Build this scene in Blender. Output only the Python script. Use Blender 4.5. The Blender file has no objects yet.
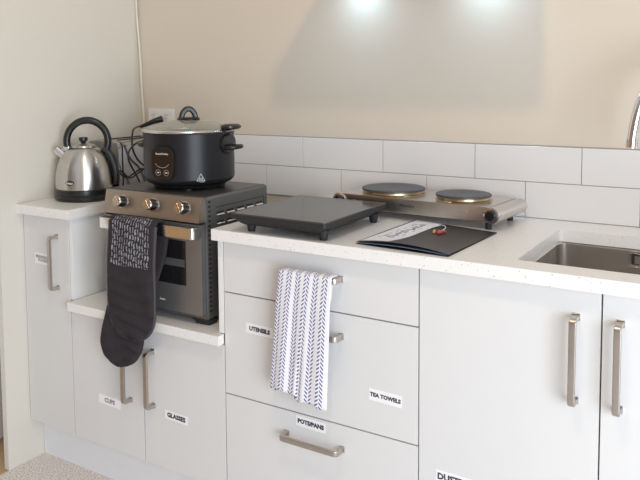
import bpy, bmesh, math, random
from mathutils import Vector, Matrix
random.seed(7)
PI = math.pi
SC = bpy.context.scene
COL = SC.collection

# ------------------------------------------------------------------ camera
cam_d = bpy.data.cameras.new('camera')
cam = bpy.data.objects.new('camera', cam_d); COL.objects.link(cam); SC.camera = cam
FPX, PX, PY = 763.28, 258.39, 138.09
cam_d.sensor_fit = 'HORIZONTAL'; cam_d.sensor_width = 36.0
cam_d.lens = FPX / 640 * 36
cam_d.shift_x = (320 - PX) / 640
cam_d.shift_y = -(240 - PY) / 640
cam_d.clip_start = 0.02
yaw, pit, rol = 0.6013, -0.0786, -0.0128
F = Vector((-math.sin(yaw) * math.cos(pit), math.cos(yaw) * math.cos(pit), math.sin(pit)))
R0 = Vector((math.cos(yaw), math.sin(yaw), 0)); U0 = R0.cross(F)
R = R0 * math.cos(rol) + U0 * math.sin(rol); U = -R0 * math.sin(rol) + U0 * math.cos(rol)
m = Matrix((R, U, -F)).transposed().to_4x4(); m.translation = Vector((1.2818, -1.6314, 1.3116))
cam.matrix_world = m

# ------------------------------------------------------------------ light
SC.view_settings.view_transform = 'Standard'
SC.view_settings.look = 'None'
SC.view_settings.gamma = 1.0
SC.view_settings.use_curve_mapping = False
SC.view_settings.exposure = 0.44

world = bpy.data.worlds.new('room_light'); SC.world = world; world.use_nodes = True
nt = world.node_tree; nt.nodes.clear()
wo = nt.nodes.new('ShaderNodeOutputWorld'); bg = nt.nodes.new('ShaderNodeBackground')
tc = nt.nodes.new('ShaderNodeTexCoord'); sx = nt.nodes.new('ShaderNodeSeparateXYZ')
rp = nt.nodes.new('ShaderNodeValToRGB'); mp = nt.nodes.new('ShaderNodeMapRange')
nt.links.new(tc.outputs['Generated'], sx.inputs[0])
nt.links.new(sx.outputs['Z'], mp.inputs['Value'])
mp.inputs['From Min'].default_value = -1; mp.inputs['From Max'].default_value = 1
nt.links.new(mp.outputs[0], rp.inputs[0])
e = rp.color_ramp.elements
e[0].position = 0.30; e[0].color = (0.50, 0.45, 0.41, 1)
e[1].position = 0.66; e[1].color = (0.80, 0.79, 0.80, 1)
x = e.new(0.46); x.color = (0.58, 0.54, 0.51, 1)
# warm timber side of the room (towards -x, -y), uneven round the horizon
dt = nt.nodes.new('ShaderNodeVectorMath'); dt.operation = 'DOT_PRODUCT'
nt.links.new(tc.outputs['Generated'], dt.inputs[0]); dt.inputs[1].default_value = (-0.62, -0.76, -0.18)
r2 = nt.nodes.new('ShaderNodeMapRange'); nt.links.new(dt.outputs['Value'], r2.inputs['Value'])
r2.interpolation_type = 'SMOOTHSTEP'
r2.inputs['From Min'].default_value = 0.72; r2.inputs['From Max'].default_value = 0.97
mw = nt.nodes.new('ShaderNodeMix'); mw.data_type = 'RGBA'
nt.links.new(r2.outputs[0], mw.inputs['Factor']); nt.links.new(rp.outputs[0], mw.inputs['A']); mw.inputs['B'].default_value = (0.62, 0.36, 0.17, 1)
wv = nt.nodes.new('ShaderNodeTexNoise'); wv.inputs['Scale'].default_value = 2.6; wv.inputs['Detail'].default_value = 1
mpw = nt.nodes.new('ShaderNodeMapping'); nt.links.new(tc.outputs['Generated'], mpw.inputs[0]); mpw.inputs['Scale'].default_value = (1, 1, 0.35)
nt.links.new(mpw.outputs[0], wv.inputs['Vector'])
r3 = nt.nodes.new('ShaderNodeMapRange'); nt.links.new(wv.outputs['Fac'], r3.inputs['Value'])
r3.inputs['From Min'].default_value = 0.38; r3.inputs['From Max'].default_value = 0.62
r3.inputs['To Min'].default_value = 0.25; r3.inputs['To Max'].default_value = 0.74
nt.links.new(mw.outputs['Result'], bg.inputs[0]); nt.links.new(r3.outputs[0], bg.inputs[1])
nt.links.new(bg.outputs[0], wo.inputs[0])

def light(name, kind, loc, energy, color, target=None, **kw):
    d = bpy.data.lights.new(name, kind); d.energy = energy; d.color = color
    for k, v in kw.items(): setattr(d, k, v)
    o = bpy.data.objects.new(name, d); COL.objects.link(o); o.location = loc
    if target is not None:
        o.rotation_euler = (Vector(target) - Vector(loc)).to_track_quat('-Z', 'Y').to_euler()
    return o
light('window_daylight', 'AREA', (2.60, -1.80, 0.88), 54, (0.80, 0.90, 1.0), (0.3, 0.2, 0.5), shape='RECTANGLE', size=1.5, size_y=1.6)
light('ceiling_lamp', 'POINT', (0.72, -0.95, 2.6), 27, (1.0, 0.77, 0.50), shadow_soft_size=0.06)

# ------------------------------------------------------------------ materials
def srgb(r, g, b):
    f = lambda c: ((c / 255) / 12.92) if c <= 10 else (((c / 255 + 0.055) / 1.055) ** 2.4)
    return (f(r), f(g), f(b), 1)
def mat(name, col, rough=0.5, metal=0.0, noise=None, bump=None, coat=0.0, trans=0.0, stretch=None, ior=None, alpha=None):
    mt = bpy.data.materials.new(name); mt.use_nodes = True
    n = mt.node_tree; b = n.nodes['Principled BSDF']
    b.inputs['Base Color'].default_value = col; b.inputs['Roughness'].default_value = rough
    b.inputs['Metallic'].default_value = metal
    b.inputs['Coat Weight'].default_value = coat; b.inputs['Coat Roughness'].default_value = 0.08
    b.inputs['Transmission Weight'].default_value = trans
    if ior: b.inputs['IOR'].default_value = ior
    t = n.nodes.new('ShaderNodeTexCoord'); mpn = n.nodes.new('ShaderNodeMapping')
    n.links.new(t.outputs['Object'], mpn.inputs[0])
    if stretch: mpn.inputs['Scale'].default_value = stretch
    nz = n.nodes.new('ShaderNodeTexNoise'); n.links.new(mpn.outputs[0], nz.inputs['Vector'])
    nz.inputs['Scale'].default_value = noise[0] if noise else 40
    nz.inputs['Detail'].default_value = 3
    amt = noise[1] if noise else 0.03
    mx = n.nodes.new('ShaderNodeMix'); mx.data_type = 'RGBA'
    n.links.new(nz.outputs['Fac'], mx.inputs['Factor'])
    mx.inputs['A'].default_value = tuple(c * (1 - amt) for c in col[:3]) + (1,)
    mx.inputs['B'].default_value = tuple(min(1, c * (1 + amt)) for c in col[:3]) + (1,)
    n.links.new(mx.outputs['Result'], b.inputs['Base Color'])
    if bump:
        nb = n.nodes.new('ShaderNodeTexNoise'); n.links.new(mpn.outputs[0], nb.inputs['Vector'])
        nb.inputs['Scale'].default_value = bump[0]; nb.inputs['Detail'].default_value = 4
        bp = n.nodes.new('ShaderNodeBump'); bp.inputs['Strength'].default_value = bump[1]
        bp.inputs['Distance'].default_value = bump[2]
        n.links.new(nb.outputs['Fac'], bp.inputs['Height']); n.links.new(bp.outputs[0], b.inputs['Normal'])
    return mt

M = {}
M['wall'] = mat('wall_paint', (0.65, 0.575, 0.48, 1), 0.55, noise=(3, 0.02), bump=(160, 0.05, 0.001))
M['wall_left'] = mat('wall_paint_left', (0.67, 0.64, 0.575, 1), 0.6, noise=(3, 0.02), bump=(160, 0.05, 0.001))
M['wood'] = mat('wood_floor', (0.50, 0.33, 0.18, 1), 0.45, noise=(12, 0.25), stretch=(1, 12, 1))
M['door_white'] = mat('door_white', (0.75, 0.72, 0.70, 1), 0.5)
M['cab'] = mat('cabinet_laminate', (0.70, 0.69, 0.68, 1), 0.33, noise=(5, 0.01))
M['cabside'] = mat('cabinet_panel', (0.80, 0.80, 0.79, 1), 0.4, noise=(5, 0.01))
M['kick'] = mat('kickboard_laminate', (0.78, 0.78, 0.79, 1), 0.4)
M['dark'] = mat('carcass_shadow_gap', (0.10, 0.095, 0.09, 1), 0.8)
M['nickel'] = mat('brushed_nickel', (0.52, 0.48, 0.44, 1), 0.34, 1.0, noise=(60, 0.08))
M['chrome'] = mat('chrome', (0.86, 0.86, 0.87, 1), 0.09, 1.0)
M['mirror'] = mat('polished_steel', (0.50, 0.50, 0.52, 1), 0.2, 1.0)
M['steel'] = mat('brushed_steel', (0.66, 0.63, 0.60, 1), 0.27, 1.0, noise=(30, 0.06), stretch=(2, 2, 90))
M['steel_k'] = mat('brushed_steel_kettle', (0.60, 0.57, 0.54, 1), 0.30, 1.0, noise=(8, 0.05), stretch=(1, 1, 40))
_n = M['steel_k'].node_tree; _t = _n.nodes.new('ShaderNodeTangent'); _t.direction_type = 'RADIAL'; _t.axis = 'Z'
_b = _n.nodes['Principled BSDF']; _b.inputs['Anisotropic'].default_value = 0.8; _b.inputs['Anisotropic Rotation'].default_value = 0.25; _n.links.new(_t.outputs[0], _b.inputs['Tangent'])
M['steel_h'] = mat('brushed_steel_hotplate', (0.64, 0.60, 0.56, 1), 0.30, 1.0, noise=(8, 0.10), stretch=(3, 60, 60))
M['steel_sink'] = mat('brushed_steel_sink', (0.66, 0.62, 0.58, 1), 0.26, 1.0, noise=(8, 0.10), stretch=(3, 60, 60))
M['oven'] = mat('oven_grey_metal', (0.155, 0.155, 0.155, 1), 0.38, 0.6, noise=(20, 0.05))
M['oven_top'] = mat('oven_top_metal', (0.115, 0.110, 0.105, 1), 0.36, 0.6, noise=(20, 0.05))
M['oven_door'] = mat('oven_door_metal', (0.31, 0.31, 0.315, 1), 0.40, 0.8, noise=(20, 0.05))
M['oven_panel'] = mat('oven_panel_metal', (0.42, 0.36, 0.30, 1), 0.36, 0.9, noise=(20, 0.06), stretch=(2, 60, 60))
M['black'] = mat('black_plastic', (0.012, 0.012, 0.013, 1), 0.32)
M['blackm'] = mat('black_matt', (0.018, 0.018, 0.019, 1), 0.6)
M['pot'] = mat('pot_charcoal', (0.012, 0.012, 0.015, 1), 0.36)
M['pot'].node_tree.nodes['Principled BSDF'].inputs['Specular IOR Level'].default_value = 0.32
M['gloss'] = mat('gloss_black', (0.008, 0.006, 0.006, 1), 0.12)
M['indglass'] = mat('induction_glass', (0.055, 0.052, 0.050, 1), 0.16)
M['white'] = mat('white_plastic', (0.80, 0.79, 0.76, 1), 0.35)
M['sticker'] = mat('sticker_paper', (0.86, 0.85, 0.86, 1), 0.6)
M['ink'] = mat('ink_black', (0.05, 0.045, 0.06, 1), 0.6)
M['print'] = mat('print_white', (0.72, 0.72, 0.72, 1), 0.5)
M['printg'] = mat('print_grey', (0.28, 0.26, 0.25, 1), 0.5)
M['rack'] = mat('rack_grey', (0.07, 0.07, 0.072, 1), 0.4)
M['iron'] = mat('cast_iron', (0.060, 0.063, 0.074, 1), 0.42, 0.0, noise=(80, 0.15), bump=(300, 0.2, 0.0005))
M['folder'] = mat('folder_black', (0.030, 0.030, 0.031, 1), 0.36)
M['foldedge'] = mat('folder_sleeve', (0.22, 0.27, 0.40, 1), 0.22)
M['paper'] = mat('paper_white', (0.76, 0.75, 0.79, 1), 0.6)
M['red'] = mat('charm_red', (0.42, 0.05, 0.04, 1), 0.3)
M['orange'] = mat('charm_orange', (0.60, 0.26, 0.07, 1), 0.3)
M['mitt'] = mat('mitt_fabric', (0.026, 0.021, 0.025, 1), 0.95, noise=(60, 0.2), bump=(400, 0.5, 0.001))
M['binding'] = mat('mitt_binding', (0.055, 0.048, 0.055, 1), 0.7)
M['cream'] = mat('cream_cable', (0.72, 0.69, 0.60, 1), 0.5)
M['grout'] = mat('tile_grout', (0.30, 0.28, 0.27, 1), 0.9)
M['tile'] = mat('tile_glaze', (0.74, 0.72, 0.71, 1), 0.22, noise=(4, 0.01))
M['brass'] = mat('burner_ring', (0.55, 0.42, 0.24, 1), 0.3, 1.0)
M['lampled'] = mat('led_disc', (0.9, 0.9, 0.9, 1), 0.5)

def nodes(name, rough=0.5):
    mt = bpy.data.materials.new(name); mt.use_nodes = True
    return mt, mt.node_tree, mt.node_tree.nodes['Principled BSDF']
# glass lid
mt, n, b = nodes('lid_glass'); b.inputs['Base Color'].default_value = (0.80, 0.83, 0.78, 1)
b.inputs['Roughness'].default_value = 0.05; b.inputs['Transmission Weight'].default_value = 0.85; b.inputs['IOR'].default_value = 1.45
M['glass'] = mt
# dark oven window glass
M['window'] = mat('oven_window_glass', (0.012, 0.011, 0.012, 1), 0.12)
# stone with specks
mt, n, b = nodes('engineered_stone'); b.inputs['Roughness'].default_value = 0.28
t = n.nodes.new('ShaderNodeTexCoord'); last = None
base = n.nodes.new('ShaderNodeRGB'); base.outputs[0].default_value = (0.82, 0.80, 0.77, 1); last = base.outputs[0]
for sc_, th, col in ((130, 0.20, (0.60, 0.57, 0.54, 1)), (75, 0.12, (0.46, 0.43, 0.41, 1)), (170, 0.24, (0.90, 0.89, 0.88, 1))):
    v = n.nodes.new('ShaderNodeTexVoronoi'); v.inputs['Scale'].default_value = sc_
    n.links.new(t.outputs['Object'], v.inputs['Vector'])
    lt = n.nodes.new('ShaderNodeMath'); lt.operation = 'LESS_THAN'; lt.inputs[1].default_value = th
    n.links.new(v.outputs['Distance'], lt.inputs[0])
    # keep only some cells
    sp = n.nodes.new('ShaderNodeSeparateColor'); n.links.new(v.outputs['Color'], sp.inputs[0])
    g = n.nodes.new('ShaderNodeMath'); g.operation = 'GREATER_THAN'; g.inputs[1].default_value = 0.62
    n.links.new(sp.outputs[0], g.inputs[0])
    mu = n.nodes.new('ShaderNodeMath'); mu.operation = 'MULTIPLY'
    n.links.new(lt.outputs[0], mu.inputs[0]); n.links.new(g.outputs[0], mu.inputs[1])
    mx = n.nodes.new('ShaderNodeMix'); mx.data_type = 'RGBA'
    n.links.new(mu.outputs[0], mx.inputs['Factor']); n.links.new(last, mx.inputs['A']); mx.inputs['B'].default_value = col
    last = mx.outputs['Result']
n.links.new(last, b.inputs['Base Color']); M['stone'] = mt
# carpet
mt, n, b = nodes('carpet'); b.inputs['Roughness'].default_value = 1.0
t = n.nodes.new('ShaderNodeTexCoord'); v = n.nodes.new('ShaderNodeTexNoise'); v.inputs['Scale'].default_value = 170; v.inputs['Detail'].default_value = 6
n.links.new(t.outputs['Object'], v.inputs['Vector'])
r = n.nodes.new('ShaderNodeValToRGB'); n.links.new(v.outputs['Fac'], r.inputs[0])
r.color_ramp.elements[0].position = 0.36; r.color_ramp.elements[0].color = (0.50, 0.44, 0.40, 1)
r.color_ramp.elements[1].position = 0.64; r.color_ramp.elements[1].color = (0.88, 0.83, 0.79, 1)
n.links.new(r.outputs[0], b.inputs['Base Color'])
bp = n.nodes.new('ShaderNodeBump'); bp.inputs['Strength'].default_value = 0.5; bp.inputs['Distance'].default_value = 0.004
n.links.new(v.outputs['Fac'], bp.inputs['Height']); n.links.new(bp.outputs[0], b.inputs['Normal'])
M['carpet'] = mt

def math_node(n, op, a, b_=None):
    k = n.nodes.new('ShaderNodeMath'); k.operation = op
    for i, s in enumerate((a, b_)):
        if s is None: continue
        if isinstance(s, (int, float)): k.inputs[i].default_value = s
        else: n.links.new(s, k.inputs[i])
    return k.outputs[0]
def dash_mat(name, base, ink, ncol, nrow, halfw, duty, slant, group=1, vmin=None, vmax=None, wob=0.0, bump=None):
    """columns of short slanted woven dashes, laid out in the cloth's own UV"""
    mt, n, b = nodes(name); b.inputs['Roughness'].default_value = 0.95
    uv = n.nodes.new('ShaderNodeUVMap'); s = n.nodes.new('ShaderNodeSeparateXYZ'); n.links.new(uv.outputs[0], s.inputs[0])
    u_, v_ = s.outputs[0], s.outputs[1]
    uu = math_node(n, 'MULTIPLY', u_, ncol)
    if wob:
        nz = n.nodes.new('ShaderNodeTexNoise'); nz.inputs['Scale'].default_value = 25; n.links.new(uv.outputs[0], nz.inputs['Vector'])
        uu = math_node(n, 'ADD', uu, math_node(n, 'MULTIPLY', nz.outputs['Fac'], wob))
    fx = math_node(n, 'FRACT', uu); ci = math_node(n, 'FLOOR', uu)
    par = math_node(n, 'MODULO', ci, 2.0)
    sgn = math_node(n, 'SUBTRACT', math_node(n, 'MULTIPLY', par, 2.0), 1.0)
    d = math_node(n, 'ABSOLUTE', math_node(n, 'SUBTRACT', fx, 0.5))
    inx = math_node(n, 'LESS_THAN', d, halfw)
    vv = math_node(n, 'ADD', math_node(n, 'MULTIPLY', v_, nrow), math_node(n, 'MULTIPLY', math_node(n, 'MULTIPLY', fx, slant), sgn))
    vv = math_node(n, 'ADD', vv, math_node(n, 'MULTIPLY', ci, 0.37))
    iny = math_node(n, 'LESS_THAN', math_node(n, 'FRACT', vv), duty)
    msk = math_node(n, 'MULTIPLY', inx, iny)
    if group > 1:
        gm = math_node(n, 'MODULO', ci, float(group))
        msk = math_node(n, 'MULTIPLY', msk, math_node(n, 'LESS_THAN', gm, group - 1.5))
    if vmin is not None:
        msk = math_node(n, 'MULTIPLY', msk, math_node(n, 'MULTIPLY', math_node(n, 'GREATER_THAN', v_, vmin), math_node(n, 'LESS_THAN', v_, vmax)))
        msk = math_node(n, 'MULTIPLY', msk, math_node(n, 'MULTIPLY', math_node(n, 'GREATER_THAN', u_, 0.08), math_node(n, 'LESS_THAN', u_, 0.90)))
    mx = n.nodes.new('ShaderNodeMix'); mx.data_type = 'RGBA'; n.links.new(msk, mx.inputs['Factor'])
    mx.inputs['A'].default_value = base; mx.inputs['B'].default_value = ink
    n.links.new(mx.outputs['Result'], b.inputs['Base Color'])
    nb = n.nodes.new('ShaderNodeTexNoise'); t = n.nodes.new('ShaderNodeTexCoord'); n.links.new(t.outputs['Object'], nb.inputs['Vector'])
    nb.inputs['Scale'].default_value = 60 if bump else 300
    bp = n.nodes.new('ShaderNodeBump'); bp.inputs['Strength'].default_value = 0.5; bp.inputs['Distance'].default_value = bump or 0.001
    n.links.new(nb.outputs['Fac'], bp.inputs['Height']); n.links.new(bp.outputs[0], b.inputs['Normal'])
    return mt
M['towel'] = dash_mat('towel_weave', (0.80, 0.78, 0.82, 1), (0.09, 0.10, 0.24, 1), 18, 37, 0.38, 0.46, 1.0, group=3)
M['mittpat'] = dash_mat('mitt_pattern', (0.026, 0.021, 0.025, 1), (0.30, 0.30, 0.34, 1), 18, 22, 0.17, 0.76, 0.35, vmin=-1, vmax=0.335, wob=1.4, bump=0.004)

# ------------------------------------------------------------------ mesh helpers
class MB:
    def __init__(s): s.bm = bmesh.new(); s.mats = []
    def mi(s, k):
        if k not in s.mats: s.mats.append(k)
        return s.mats.index(k)
    def _mark(s, faces, k):
        i = s.mi(k)
        for f in faces: f.material_index = i
    def _absorb(s, other, k, mtx=None):
        me = bpy.data.meshes.new('t'); other.to_mesh(me); other.free()
        if mtx is not None: me.transform(mtx)
        n0 = len(s.bm.faces); s.bm.from_mesh(me); bpy.data.meshes.remove(me)
        s.bm.faces.ensure_lookup_table(); s._mark(s.bm.faces[n0:], k)
    def box(s, x0, x1, y0, y1, z0, z1, k, bev=0.0, seg=2, mtx=None):
        b = bmesh.new(); bmesh.ops.create_cube(b, size=1)
        for v in b.verts:
            v.co = Vector(((x0 + x1) / 2 + v.co.x * (x1 - x0), (y0 + y1) / 2 + v.co.y * (y1 - y0), (z0 + z1) / 2 + v.co.z * (z1 - z0)))
        if bev > 0: bmesh.ops.bevel(b, geom=list(b.edges), offset=bev, segments=seg, affect='EDGES', profile=0.6)
        s._absorb(b, k, mtx); return s
    def lathe(s, prof, c, k, seg=56, sx=1.0, sy=1.0, mtx=None):
        b = bmesh.new(); rings = []
        for r_, z in prof:
            if r_ <= 1e-6: rings.append([b.verts.new((0, 0, z))])
            else: rings.append([b.verts.new((r_ * sx * math.cos(2 * PI * i / seg), r_ * sy * math.sin(2 * PI * i / seg), z)) for i in range(seg)])
        for a, d in zip(rings, rings[1:]):
            for i in range(seg):
                j = (i + 1) % seg
                vs = [a[i % len(a)], a[j % len(a)], d[j % len(d)], d[i % len(d)]]
                u = []
                for v in vs:
                    if v not in u: u.append(v)
                if len(u) >= 3: b.faces.new(u)
        bmesh.ops.recalc_face_normals(b, faces=b.faces)
        T = Matrix.Translation(Vector(c)) @ (mtx if mtx is not None else Matrix.Identity(4))
        s._absorb(b, k, T); return s
    def sweep(s, pts, sec, k, up=(0, 0, 1), closed=False, scales=None):
        """sweep a closed cross-section (list of (a,b)) along points; a along side, b along up"""
        b = bmesh.new(); P = [Vector(p) for p in pts]; n = len(P); rings = []
        side_prev = None
        for i, p in enumerate(P):
            if closed: t = (P[(i + 1) % n] - P[i - 1]).normalized()
            else: t = (P[min(i + 1, n - 1)] - P[max(i - 1, 0)]).normalized()
            if side_prev is None:
                a = t.cross(Vector(up))
                if a.length < 1e-4: a = t.cross(Vector((1, 0, 0)))
            else: a = side_prev - t * side_prev.dot(t)
            a.normalize(); side_prev = a; w = a.cross(t).normalized()
            sc_ = scales[i] if scales else 1.0
            if not closed and 0 < i < n - 1:
                t1 = (P[i] - P[i - 1]).normalized(); t2 = (P[i + 1] - P[i]).normalized()
                ang = t1.angle(t2); mit = 1 / max(0.5, math.cos(ang / 2)); bis = (t2 - t1)
                bis = bis.normalized() if bis.length > 1e-6 else None
            else: bis = None; mit = 1
            ring = []
            for (q, r_) in sec:
                o = (a * q + w * r_) * sc_
                if bis is not None: o = o + bis * o.dot(bis) * (mit - 1)
                ring.append(b.verts.new(p + o))
            rings.append(ring)
        m_ = len(sec); pairs = list(zip(rings, rings[1:])) + ([(rings[-1], rings[0])] if closed else [])
        for A, B in pairs:
            for i in range(m_):
                j = (i + 1) % m_; b.faces.new((A[i], A[j], B[j], B[i]))
        if not closed: b.faces.new(rings[0]); b.faces.new(rings[-1])
        bmesh.ops.recalc_face_normals(b, faces=b.faces)
        s._absorb(b, k); return s
    def tube(s, pts, r_, k, seg=12, closed=False, smooth=True, scales=None):
        if smooth and len(pts) > 2: pts = spline(pts, closed=closed)
        if scales and len(scales) != len(pts):
            sc0 = scales; scales = [sc0[0] + (sc0[-1] - sc0[0]) * i / (len(pts) - 1) for i in range(len(pts))]
        return s.sweep(pts, [(r_ * math.cos(2 * PI * i / seg), r_ * math.sin(2 * PI * i / seg)) for i in range(seg)], k, closed=closed, scales=scales)
    def prism(s, outline, d0, d1, k, axis='y', bev=0.0):
        """outline in the plane across `axis`, extruded from d0 to d1"""
        b = bmesh.new()
        mk = {'y': lambda p, d: (p[0], d, p[1]), 'z': lambda p, d: (p[0], p[1], d), 'x': lambda p, d: (d, p[0], p[1])}[axis]
        A = [b.verts.new(mk(p, d0)) for p in outline]; B = [b.verts.new(mk(p, d1)) for p in outline]
        b.faces.new(A); b.faces.new(B)
        for i in range(len(A)):
            j = (i + 1) % len(A); b.faces.new((A[i], A[j], B[j], B[i]))
        bmesh.ops.recalc_face_normals(b, faces=b.faces)
        if bev > 0:
            caps = [e_ for f in b.faces if len(f.verts) == len(outline) and len(outline) != 4 for e_ in f.edges]
            if len(outline) == 4: caps = list(b.edges)
            bmesh.ops.bevel(b, geom=list(set(caps)), offset=bev, segments=2, affect='EDGES', profile=0.6)
        s._absorb(b, k); return s
    def text(s, body, size, k, mtx, bold=0.0, depth=0.0003, sx=1.0, spacing=1.0):
        cu = bpy.data.curves.new('t', 'FONT'); cu.body = body; cu.size = size; cu.align_x = 'CENTER'; cu.align_y = 'CENTER'
        cu.extrude = depth; cu.offset = bold; cu.resolution_u = 2; cu.space_character = spacing; cu.space_line = 0.85
        o = bpy.data.objects.new('t', cu); COL.objects.link(o)
        bpy.context.view_layer.update()
        me = bpy.data.meshes.new_from_object(o.evaluated_get(bpy.context.evaluated_depsgraph_get()))
        bpy.data.objects.remove(o); bpy.data.curves.remove(cu)
        me.transform(mtx @ Matrix.Diagonal((sx, 1, 1, 1)))
        for p in me.polygons: p.material_index = 0
        n0 = len(s.bm.faces); s.bm.from_mesh(me); bpy.data.meshes.remove(me)
        s.bm.faces.ensure_lookup_table(); s._mark(s.bm.faces[n0:], k); return s
def spline(pts, closed=False, n=8):
    P = [Vector(p) for p in pts]; out = []; L = len(P)
    rng = range(L) if closed else range(L - 1)
    for i in rng:
        if closed: a, b, c, d = P[i - 1], P[i], P[(i + 1) % L], P[(i + 2) % L]
        else: a, b, c, d = P[max(i - 1, 0)], P[i], P[i + 1], P[min(i + 2, L - 1)]
        for j in range(n):
            t = j / n
            out.append(0.5 * ((2 * b) + (c - a) * t + (2 * a - 5 * b + 4 * c - d) * t * t + (3 * b - a - 3 * c + d) * t ** 3))
    if not closed: out.append(P[-1])
    return out
def rrect(x0, x1, z0, z1, r_, n=5):
    o = []
    for cx, cz, a0 in ((x1 - r_, z1 - r_, 0), (x0 + r_, z1 - r_, 90), (x0 + r_, z0 + r_, 180), (x1 - r_, z0 + r_, 270)):
        for i in range(n + 1):
            a = math.radians(a0 + 90 * i / n); o.append((cx + r_ * math.cos(a), cz + r_ * math.sin(a)))
    return o
ROOT = {}
def root_mtx(o): return ROOT.get(o.name, Matrix.Identity(4)) if o else Matrix.Identity(4)
def obj(name, mb, parent=None, local=False, angle=35, label=None):
    me = bpy.data.meshes.new(name); mb.bm.to_mesh(me); mb.bm.free()
    for k in mb.mats: me.materials.append(M[k])
    if parent is not None and not local: me.transform(root_mtx(parent).inverted())
    for p in me.polygons: p.use_smooth = True
    me.set_sharp_from_angle(angle=math.radians(angle))
    o = bpy.data.objects.new(name, me); COL.objects.link(o)
    if angle > 8: wn_ = o.modifiers.new('even_normals', 'WEIGHTED_NORMAL'); wn_.keep_sharp = True; wn_.weight = 60
    if parent is not None:
        o.parent = parent; ROOT[o.name] = root_mtx(parent)
    if label: o['label'] = label
    return o
def thing(name, label, cat, loc=(0, 0, 0), rz=0, group=None):
    o = bpy.data.objects.new(name, None); COL.objects.link(o); o.location = loc; o.rotation_euler = (0, 0, rz)
    o.empty_display_size = 0.05
    o['label'] = label; o['category'] = cat
    if group: o['group'] = group
    ROOT[o.name] = Matrix.Translation(Vector(loc)) @ Matrix.Rotation(rz, 4, 'Z'); return o
def single(name, mb, label, cat, base, group=None, angle=35):
    """a thing that is one mesh, its origin at its base"""
    me = bpy.data.meshes.new(name); mb.bm.to_mesh(me); mb.bm.free()
    for k in mb.mats: me.materials.append(M[k])
    me.transform(Matrix.Translation(-Vector(base)))
    for p in me.polygons: p.use_smooth = True
    me.set_sharp_from_angle(angle=math.radians(angle))
    o = bpy.data.objects.new(name, me); COL.objects.link(o); o.location = base
    wn_ = o.modifiers.new('even_normals', 'WEIGHTED_NORMAL'); wn_.keep_sharp = True; wn_.weight = 60
    o['label'] = label; o['category'] = cat
    if group: o['group'] = group
    ROOT[o.name] = Matrix.Translation(Vector(base)); return o
def struct(name, mb, label=None):
    o = obj(name, mb); o['kind'] = 'structure'
    if label: o['label'] = label
    return o
def frontmtx(x, y, z, tilt=0):   # text plane facing -y
    return Matrix.Translation((x, y, z)) @ Matrix.Rotation(tilt, 4, 'Y') @ Matrix.Rotation(PI / 2, 4, 'X')

XW, D, ZT, ZB = -0.83, 0.612, 0.90, 0.8687
YD = 0.028      # cabinet door face
G = 0.0016      # half gap between doors

# ------------------------------------------------------------------ room shell
struct('floor', MB().box(XW, 4.2, -4.0, D, -0.03, 0.0, 'carpet'), 'beige speckled carpet floor')
struct('floor_hall', MB().box(-2.6, XW, -4.0, D, -0.03, -0.002, 'wood'), 'wooden floor past the end of the wall')
struct('wall_back', MB().box(XW - 0.03, 4.2, D, D + 0.1, 0, 2.75, 'wall'), 'cream painted back wall')
struct('wall_left', MB().box(XW - 0.022, XW, -0.068, D, 0, 2.75, 'wall_left'), 'pale left wall beside the kettle')
struct('door_1', MB().box(-1.07, -1.03, -0.6, 0.5, 0.012, 2.0, 'door_white', 0.002), 'pale door past the wall end')
# splashback of two rows of long white tiles, running bond
tl = MB(); h = 0.1039; zt = ZT
tl.box(XW, 3.0, D - 0.005, D, zt, zt + 2 * h + 0.0016, 'grout')
for row, x_off in ((0, -0.2201), (1, -0.0687)):
    x = x_off - 0.9
    while x < 3.0:
        a, b_ = max(x + 0.001, XW + 0.001), min(x + 0.3 - 0.001, 3.0)
        if b_ - a > 0.01: tl.box(a, b_, D - 0.008, D - 0.001, zt + row * h + 0.001, zt + (row + 1) * h - 0.001, 'tile', 0.0008, 1)
        x += 0.3
struct('trim_1', tl, 'splashback of two rows of long white tiles with grey grout')

# ------------------------------------------------------------------ cabinets
def handle_bar(p0, p1, k='nickel', out=0.034):
    """flat D handle between two points on the door face; stands off towards -y"""
    a, b_ = Vector(p0), Vector(p1); d = (b_ - a).normalized(); o = Vector((0, -1, 0)); mb = MB()
    rad = 0.008; f = []
    f.append(a); f.append(a + o * (out - rad))
    for i in range(1, 5):
        t = i / 4 * PI / 2; f.append(a + o * (out - rad) + o * rad * math.sin(t) + d * rad * (1 - math.cos(t)))
    for i in range(0, 4):
        t = i / 4 * PI / 2; f.append(b_ + o * (out - rad) + o * rad * math.cos(t) - d * rad * (1 - math.sin(t)))
    f.append(b_ + o * (out - rad)); f.append(b_)
    sec = rrect(-0.0072, 0.0072, -0.0048, 0.0048, 0.002, 2)
    side = o.cross(d)
    # section: first coordinate across the handle's width
    mb.sweep(f, sec, k, up=tuple(o.cross(side).cross(o)) if False else tuple(d))
    for q in (a, b_):
        mb.box(q.x - 0.008, q.x + 0.008, q.y - 0.002, q.y, q.z - 0.008, q.z + 0.008, k, 0.001, 1)
    return mb
def sticker(x0, x1, z0, z1, body, size, parent, tilt=0.0, k='ink', sx=1.0, bold=0.0009, dx=0.0):
    mb = MB(); cx, cz = (x0 + x1) / 2, (z0 + z1) / 2
    T = Matrix.Translation((cx, YD, cz)) @ Matrix.Rotation(tilt, 4, 'Y')
    w, hh = (x1 - x0) / 2, (z1 - z0) / 2
    mb.box(-w, w, -0.0006, 0.0, -hh, hh, 'sticker', 0, 1, mtx=T)
    if body: mb.text(body, size, k, T @ Matrix.Translation((dx, -0.0009, 0)) @ Matrix.Rotation(PI / 2, 4, 'X'), bold=bold, sx=sx, depth=0.0002)
    return obj('label_sticker', mb, parent, label='white paper sticker with dark capital letters')
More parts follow.
